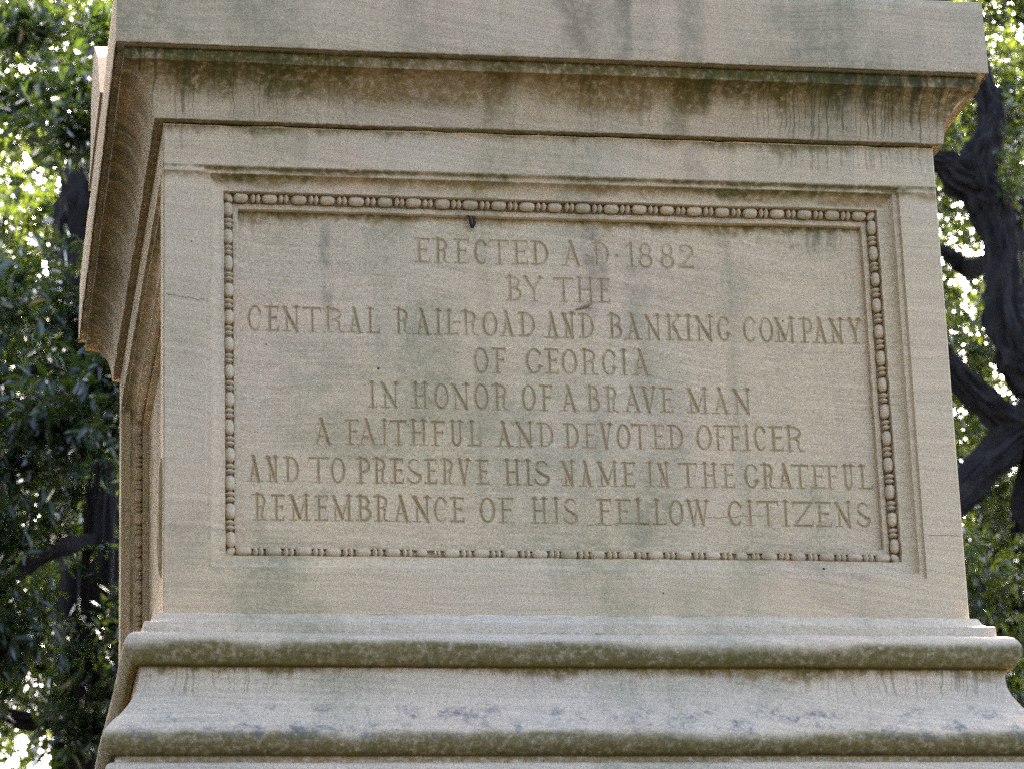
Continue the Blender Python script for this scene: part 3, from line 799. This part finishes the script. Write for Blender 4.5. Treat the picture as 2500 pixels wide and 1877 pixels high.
# --- mortar squeezed along the two bed joints
def mortar(z, h, d0):
    n = 500
    s = np.linspace(-1.0, 1.0, n)
    thick = np.clip(h*(.55+vnoise(n, 12, .35)), .0006, h*1.5)
    out = d0+np.clip(vnoise(n, 8, .0012), -.002, .0025)
    rows = [np.stack([s, -(out-.003), np.full(n, z)], -1), np.stack([s, -out, z+thick*.15], -1), np.stack([s, -out, z+thick*.8], -1), np.stack([s, -(out-.004), z+thick], -1)]
    V = np.concatenate(rows)
    idx = np.arange(4*n).reshape(4, n)
    F = np.stack([idx[:-1, :-1], idx[:-1, 1:], idx[1:, 1:], idx[1:, :-1]], -1).reshape(-1, 4)
    link('mortar_joint', np_mesh('mortar_joint', V, F, True), m_mortar, mon)
mortar(Z1-.0005, .0045, .0022)
mortar(-2.5765+ZB, .0048, .0030)
# ------------------------------------------------------------------ small things on the stone
def blob_mesh(name, pts, r, mat, label, cat):
    """a lumpy cord through pts with radii r"""
    v, f = tube(pts, r, seg=8, rough=.25)
    o = link(name, np_mesh(name, v, f, True), mat)
    o['label'] = label; o['category'] = cat
    return o

def tube(pts, rad, seg=10, rough=.08, sub=10, rng=RNG):
    pts = np.array(pts, float); rad = np.array(rad, float)
    n = len(pts)
    T = []
    R = []
    for i in range(n-1):
        p0, p1, p2, p3 = pts[max(i-1, 0)], pts[i], pts[i+1], pts[min(i+2, n-1)]
        for k in range(sub):
            t = k/sub
            T.append(.5*((2*p1)+(-p0+p2)*t+(2*p0-5*p1+4*p2-p3)*t*t+(-p0+3*p1-3*p2+p3)*t**3))
            R.append(rad[i]+(rad[i+1]-rad[i])*t)
    T.append(pts[-1]); R.append(rad[-1])
    T = np.array(T); R = np.array(R)
    m = len(T)
    d = np.gradient(T, axis=0); d /= np.linalg.norm(d, axis=1)[:, None]+1e-9
    ref = np.array((0.31, 0.2, 0.93)) if abs(d[:, 2]).mean() < .8 else np.array((1.0, .1, 0))
    a = np.cross(d, ref); a /= np.linalg.norm(a, axis=1)[:, None]+1e-9
    b = np.cross(d, a)
    th = np.linspace(0, 2*np.pi, seg, endpoint=False)
    ridge = 1+rough*rng.standard_normal(seg)[None]*.7+rough*np.stack([vnoise(m, 4, 1, rng) for _ in range(seg)], 1)
    V = T[:, None]+(a[:, None]*np.cos(th)[None, :, None]+b[:, None]*np.sin(th)[None, :, None])*(R[:, None]*ridge)[..., None]
    idx = np.arange(m*seg).reshape(m, seg)
    A, B = idx[:-1], idx[1:]
    F = np.stack([A, np.roll(A, -1, 1), np.roll(B, -1, 1), B], -1).reshape(-1, 4)
    return V.reshape(-1, 3), F

g = G('dry_mud'); gp = g.geo().outputs['Position']
g.put(g.b.inputs['Base Color'], g.mix(g.noise(gp, 200, 3), (.20, .13, .08), (.34, .24, .15))); g.b.inputs['Roughness'].default_value = .95
g.bump(g.noise(gp, 500, 2), .6, .002)
m_mud = g.mat
g = G('cocoon'); g.b.inputs['Base Color'].default_value = (.022, .015, .010, 1); g.b.inputs['Roughness'].default_value = .9
m_coc = g.mat
blob_mesh('mud_nest', [(.048, .0775, 4.2085), (.065, .0765, 4.2135), (.081, .0745, 4.2200), (.091, .0765, 4.2280)], [.0015, .003, .0042, .002], m_mud,
          'small dried mud dab stuck to the panel just above the word AND', 'mud nest')
blob_mesh('cocoon', [(-.228, .070, 4.452), (-.221, .060, 4.443), (-.218, .062, 4.428), (-.213, .067, 4.419), (-.208, .062, 4.431), (-.211, .063, 4.447)], [.0022, .003, .0036, .0034, .003, .002], m_coc,
          'tiny dark cocoon hanging below the upper bead moulding', 'cocoon')

# ------------------------------------------------------------------ trees
def leaf_material(name, c0, c1, tr, trans, rough=.34):
    g = G(name)
    r = g.geo().outputs['Random Per Island']
    col = g.mix(r, c0, c1)
    g.put(g.b.inputs['Base Color'], col)
    g.b.inputs['Roughness'].default_value = rough
    g.b.inputs['Specular IOR Level'].default_value = .55
    t = g.t.nodes.new('ShaderNodeBsdfTranslucent')
    g.put(t.inputs['Color'], g.mix(r, tr, tuple(x*.72 for x in tr)))
    mx = g.t.nodes.new('ShaderNodeMixShader')
    mx.inputs[0].default_value = trans
    g.t.links.new(g.b.outputs[0], mx.inputs[1]); g.t.links.new(t.outputs[0], mx.inputs[2])
    g.t.links.new(mx.outputs[0], g.out.inputs[0])
    return g.mat
m_broad = leaf_material('broad_leaf', (.0035, .010, .007), (.011, .022, .009), (.16, .24, .02), .18, .25)
m_oak = leaf_material('oak_leaf', (.004, .010, .004), (.013, .024, .006), (.20, .26, .02), .24, .36)
m_far = leaf_material('far_leaf', (.008, .018, .005), (.024, .038, .009), (.38, .44, .035), .31, .42)
g = G('bark')
gp = g.geo().outputs['Position']
sp = g.t.nodes.new('ShaderNodeSeparateXYZ'); g.put(sp.inputs[0], gp)
fur = g.noise(g.xyz(g.mul(sp.outputs[0], 26), g.mul(sp.outputs[1], 26), g.mul(sp.outputs[2], 5)), 1.0, 5, .7)
col = g.mix(g.step(fur, .35, .65), (.004, .0026, .0016), (.022, .0135, .008))
col = g.mix(g.mul(g.step(g.noise(gp, 3.0, 4, .6), .60, .72), .5), col, (.05, .037, .028))
g.put(g.b.inputs['Base Color'], col); g.b.inputs['Roughness'].default_value = .95
g.bump(fur, 1.0, .07)
m_bark = g.mat

def leaves(crowns, size, aspect, per, seed, spread, keep=None):
    """crowns [(centre, radii, leaf count)]: rosettes of leaves on twig ends gathered into boughs"""
    rng = np.random.default_rng(seed)
    P, A = [], []
    for c, r, n in crowns:
        nt = n//per
        nb = max(8, nt//45)
        # boughs lie towards the outside of the crown
        b = rng.standard_normal((nb, 3)); b /= np.linalg.norm(b, axis=1)[:, None]
        b *= (rng.uniform(.12, 1, nb)**.45)[:, None]
        bc = np.array(c)+b*np.array(r)
        k = rng.integers(0, nb, nt)
        tw = bc[k]+rng.standard_normal((nt, 3))*np.array((spread, spread, spread*.62))
        dirs = tw-bc[k]+rng.standard_normal((nt, 3))*.25*spread
        dirs /= np.linalg.norm(dirs, axis=1)[:, None]+1e-9
        dirs[:, 2] += .15
        pos = np.repeat(tw, per, 0); ax = np.repeat(dirs, per, 0)
        s = rng.uniform(-1, 0.15, (nt*per, 1))
        pos = pos+ax*s*size*1.6
        out = rng.standard_normal((nt*per, 3)); out -= ax*np.sum(out*ax, 1)[:, None]
        out /= np.linalg.norm(out, axis=1)[:, None]+1e-9
        la = out*1.0+ax*rng.uniform(.1, 1.1, (nt*per, 1)); la[:, 2] -= rng.uniform(0, .35, nt*per)
        P.append(pos); A.append(la)
    P = np.concatenate(P); A = np.concatenate(A)
    A /= np.linalg.norm(A, axis=1)[:, None]
    N = len(P)
    nrm = rng.standard_normal((N, 3))*.55+np.array((0, 0, 1.0))
    nrm -= A*np.sum(nrm*A, 1)[:, None]; nrm /= np.linalg.norm(nrm, axis=1)[:, None]+1e-9
    sd_ = np.cross(nrm, A)
    L = size*rng.uniform(.65, 1.25, (N, 1)); W = L*aspect*rng.uniform(.8, 1.2, (N, 1))
    droop = rng.uniform(.02, .16, (N, 1))
    def pt(u, v, lift): return P+A*L*u+sd_*W*v+nrm*(L*lift-droop*L*u*u)
    vs_ = np.stack([pt(0, 0, 0), pt(.30, .46, .05), pt(.70, .38, .05), pt(1.0, 0, 0), pt(.70, -.38, .05), pt(.30, -.46, .05)], 1)
    V = vs_.reshape(-1, 3)
    base_ = np.arange(N)[:, None]*6
    F = np.concatenate([base_+np.array((0, 1, 2, 3)), base_+np.array((0, 3, 4, 5))])
    return V, F

def tree(name, loc, label, limbs, crowns, size, aspect, per, seed, mat, spread, cat='tree', group='trees standing round the pedestal'):
    t = empty(name, loc, label, cat, group)
    for nm, pts, rad in limbs:
        v, f = tube(pts, rad, 36 if max(rad) > .1 else 12, .17)
        link(nm, np_mesh(nm, v, f, True, 60), m_bark, t)
    v, f = leaves(crowns, size, aspect, per, seed, spread)
    link('crown', np_mesh('crown', v, f, False), mat, t)
    return t

def P3(l): return [p[:3] for p in l], [p[3] for p in l]
# right: live oak with twisting limbs close behind the pedestal
trunkR = [(6.62, 14.2, -.1, .62), (6.58, 14.1, 1.6, .50), (6.57, 14, 3.6, .47), (6.61, 14, 5.9, .40), (6.56, 14, 7.42, .34), (6.50, 14, 8.20, .27)]
R1 = [(6.53, 14, 7.9, .27), (6.41, 14, 8.51, .20), (6.27, 14, 8.69, .155), (6.19, 14, 8.85, .145), (6.13, 14, 9.08, .132), (6.14, 14, 9.33, .118), (6.14, 14, 9.62, .121), (6.10, 14, 9.91, .134), (6.04, 14, 10.02, .14), (6.0, 14, 10.15, .135),
      (6.06, 14, 10.38, .124), (6.13, 14, 10.56, .100), (6.16, 14, 10.73, .094), (6.11, 14, 10.91, .080), (6.07, 14, 11.15, .074), (5.94, 14.1, 11.5, .063), (5.7, 14.4, 12.1, .045), (5.6, 14.6, 12.8, .02)]
L2 = [(6.02, 14, 10.13, .11), (5.86, 14, 10.18, .118), (5.74, 14, 10.28, .090), (5.63, 14, 10.32, .060), (5.40, 14.1, 10.45, .045), (5.0, 14.3, 10.8, .02)]
L3 = [(6.16, 14.02, 9.60, .10), (6.28, 14.5, 9.72, .085), (6.21, 15, 9.82, .073), (6.07, 15, 9.90, .061), (5.96, 15, 9.97, .042), (5.6, 15.2, 10.15, .02)]
L4 = [(6.50, 14, 8.12, .15), (6.34, 14, 8.17, .135), (6.19, 14, 8.22, .120), (6.04, 14, 8.29, .108), (5.89, 14, 8.42, .099), (5.75, 14, 8.57, .090), (5.64, 14, 8.72, .081), (5.46, 14, 8.84, .069), (4.9, 14.2, 9.0, .045), (4.3, 14.6, 9.4, .02)]
L5 = [(6.50, 14, 8.16, .151), (6.34, 14, 8.20, .14), (6.16, 14, 8.17, .135), (5.92, 14, 7.97, .129), (5.67, 14, 7.73, .125), (5.38, 14, 7.43, .113), (5.19, 14, 7.25, .103), (4.6, 13.8, 6.9, .07), (3.9, 13.6, 6.8, .03)]
tree('live_oak', (6.62, 14.2, 0), 'live oak with thick twisting dark limbs forking right beside the pedestal',
     [('trunk', *P3(trunkR)), ('limb', *P3(R1)), ('limb', *P3(L2)), ('limb', *P3(L3)), ('limb', *P3(L4)), ('limb', *P3(L5))],
     [((5.9, 15.9, 12.2), (2.6, 1.6, 1.6), 24000), ((5.5, 16.0, 6.6), (2.2, 1.3, 1.3), 22000), ((6.0, 16.4, 9.4), (1.2, .9, 1.9), 10000), ((5.82, 14.7, 10.72), (.30, .3, .35), 800), ((5.95, 14.8, 9.15), (.4, .3, .35), 900), ((6.35, 13.8, 10.2), (.16, .3, .5), 500)], .085, .46, 9, 3, m_oak, .22)
R2 = [(8.5, 18.3, -.1, .55), (8.4, 18.2, 3, .48), (8.30, 18, 7.0, .40), (8.16, 18, 9.62, .34), (8.01, 18, 10.95, .255), (7.91, 18, 11.45, .219), (7.82, 18, 11.8, .211), (7.93, 18, 12.2, .184), (8.13, 18, 12.72, .148), (8.4, 18.2, 13.8, .07)]
tree('live_oak', (8.5, 18.3, 0), 'rough barked oak trunk at the right edge behind the twisting limb', [('trunk', *P3(R2))],
     [((8.6, 20.2, 13.6), (2.8, 1.6, 2.6), 36000), ((8.2, 20.6, 9.6), (2.2, 1.4, 2.4), 30000)], .08, .45, 9, 5, m_oak, .24)
RB = [(8.35, 20, -.1, .40), (8.25, 20, 2.5, .30), (8.16, 20, 5.25, .238), (8.18, 20, 7.11, .205), (8.13, 20, 7.68, .178), (8.16, 20, 8.02, .132), (8.3, 20.2, 9.4, .05)]
tree('oak', (8.35, 20, 0), 'oak with a plain dark trunk at the lower right beside the base moulding', [('trunk', *P3(RB))],
     [((8.0, 21.2, 8.4), (2.6, 1.4, 1.7), 26000)], .085, .45, 9, 8, m_oak, .24)
tree('shade_tree', (11.5, 29, 0), 'sunlit yellow green tree farther back on the right side', [('trunk', [(11.5, 29, -.1), (11.4, 29, 5), (11.2, 29, 10), (11, 29, 14)], [.5, .42, .3, .1])],
     [((11, 28.5, 14.5), (4.2, 3, 6.6), 110000), ((5, 30, 12), (4, 3, 5), 12000)], .10, .45, 9, 9, m_far, .48)
# left: broadleaf evergreen in front of a leaning oak
LT = [(-.30, 16.1, -.1, .50), (-.34, 16, 2.0, .40), (-.39, 16, 3.92, .338), (-.47, 16, 6.3, .288), (-.50, 16, 7.87, .263), (-.50, 16, 9.07, .251), (-.56, 16, 9.83, .237), (-.57, 16, 10.3, .223), (-.53, 16, 10.65, .208), (-.42, 16, 10.96, .185), (-.2, 16, 11.28, .162), (.4, 16.2, 12.0, .12), (1.2, 16.6, 13.0, .05)]
tree('live_oak', (-.30, 16.1, 0), 'leaning dark oak trunk behind the cornice on the left', [('trunk', *P3(LT))],
     [((-.3, 18.0, 13.0), (2.6, 1.6, 2.6), 34000), ((-.9, 18.0, 9.0), (1.9, 1.3, 2.6), 40000)], .08, .45, 9, 12, m_oak, .24)
MT = [(-.9, 13.6, -.1, .22), (-.8, 13.5, 2.5, .18), (-.72, 13.4, 5.2, .13), (-.58, 13.3, 7.0, .09), (-.55, 13.2, 8.4, .06), (-.6, 13.2, 10.2, .025)]
B1 = [(-.56, 13.2, 8.26, .040), (-.70, 13.1, 8.24, .032), (-.82, 13, 8.21, .027), (-1.04, 13, 8.18, .027), (-1.25, 13, 8.11, .025), (-1.41, 13, 8.08, .019), (-2.2, 12.9, 8.3, .01)]
B3 = [(-.58, 13.3, 7.08, .056), (-.72, 13.1, 7.02, .050), (-.84, 13, 6.95, .046), (-1.05, 13, 6.83, .046), (-1.23, 13, 6.71, .040), (-1.39, 13, 6.59, .035), (-2.1, 12.9, 6.6, .012)]
BB = [(-.30, 14, 6.20, .18), (-.48, 14, 6.16, .165), (-.66, 14, 6.12, .125), (-.85, 14, 6.08, .083), (-1.04, 14, 6.01, .055), (-1.6, 14, 6.2, .02)]
tree('magnolia', (-.9, 13.6, 0), 'broadleaf evergreen with glossy dark leaves on the left of the pedestal',
     [('trunk', *P3(MT)), ('limb', *P3(B1)), ('limb', *P3(B3)), ('limb', *P3(BB))],
     [((-1.0, 13.2, 9.6), (1.9, 1.0, 1.9), 11000), ((-.75, 14.6, 10.9), (.8, .5, .8), 2600), ((-.8, 13.0, 7.0), (1.6, 1.2, 1.6), 19000), ((-4.4, 9.0, 7.4), (2.7, 3.6, 4.2), 26000)], .125, .38, 8, 15, m_broad, .20)  # last crown lobe is out of view, added to shade the left face
tree('shade_tree', (-2.5, 28, 0), 'sunlit pale green tree farther back on the left side', [('trunk', [(-2.5, 28, -.1), (-2.4, 28, 5), (-2.2, 28, 9), (-2, 28, 13)], [.5, .42, .3, .1])],
     [((-.9, 28.0, 14.4), (3.2, 2.8, 6.8), 120000)], .10, .45, 9, 21, m_far, .48)

# ------------------------------------------------------------------ unseen wood, added on the left and front to block skylight
def wood(arcs, size, seed):
    rng = np.random.default_rng(seed)
    crowns = []
    for a0, a1, r0, r1, h0, h1, n in arcs:
        k = max(3, int((a1-a0)*math.pi/180*r0/2.6))
        for i in range(k):
            a = math.radians(a0+(a1-a0)*(i+.5)/k+rng.uniform(-2, 2)); r = rng.uniform(r0, r1)
            h = rng.uniform(h0, h1)
            crowns.append(((r*math.cos(a), r*math.sin(a), h*.55), (2.3, 2.3, h*.47), n//k))
    return leaves(crowns, size, .5, 7, seed, .55)
v, f = wood([(132, 236, 8, 11.5, 18, 24, 90000), (236, 268, 12, 15, 15, 19, 16000), (-92, 40, 26, 30, 9, 12, 40000)], .36, 77)
o = link('unseen_wood', np_mesh('unseen_wood', v, f, False), m_broad)
o['kind'] = 'stuff'; o['label'] = 'unseen mass of trees added round the pedestal to block skylight'; o['category'] = 'unseen_wood'

# ------------------------------------------------------------------ ground
g = G('ground')
gp = g.geo().outputs['Position']
col = g.mix(g.step(g.noise(gp, .35, 5, .6), .38, .62), (.024, .018, .011), (.010, .013, .006))
col = g.mix(g.mul(g.noise(gp, 9, 4, .7), .5), col, (.018, .014, .009))
g.put(g.b.inputs['Base Color'], col); g.b.inputs['Roughness'].default_value = 1.0
g.bump(g.noise(gp, 22, 4, .7), .8, .04)
R = 700.0
me = bpy.data.meshes.new('ground')
me.from_pydata([(-R, -R, 0), (R, -R, 0), (R, R, 0), (-R, R, 0)], [], [(0, 1, 2, 3)])
o = link('ground', me, g.mat)
o['kind'] = 'structure'; o['label'] = 'park ground of grass and bare sandy soil around the pedestal'; o['category'] = 'ground'
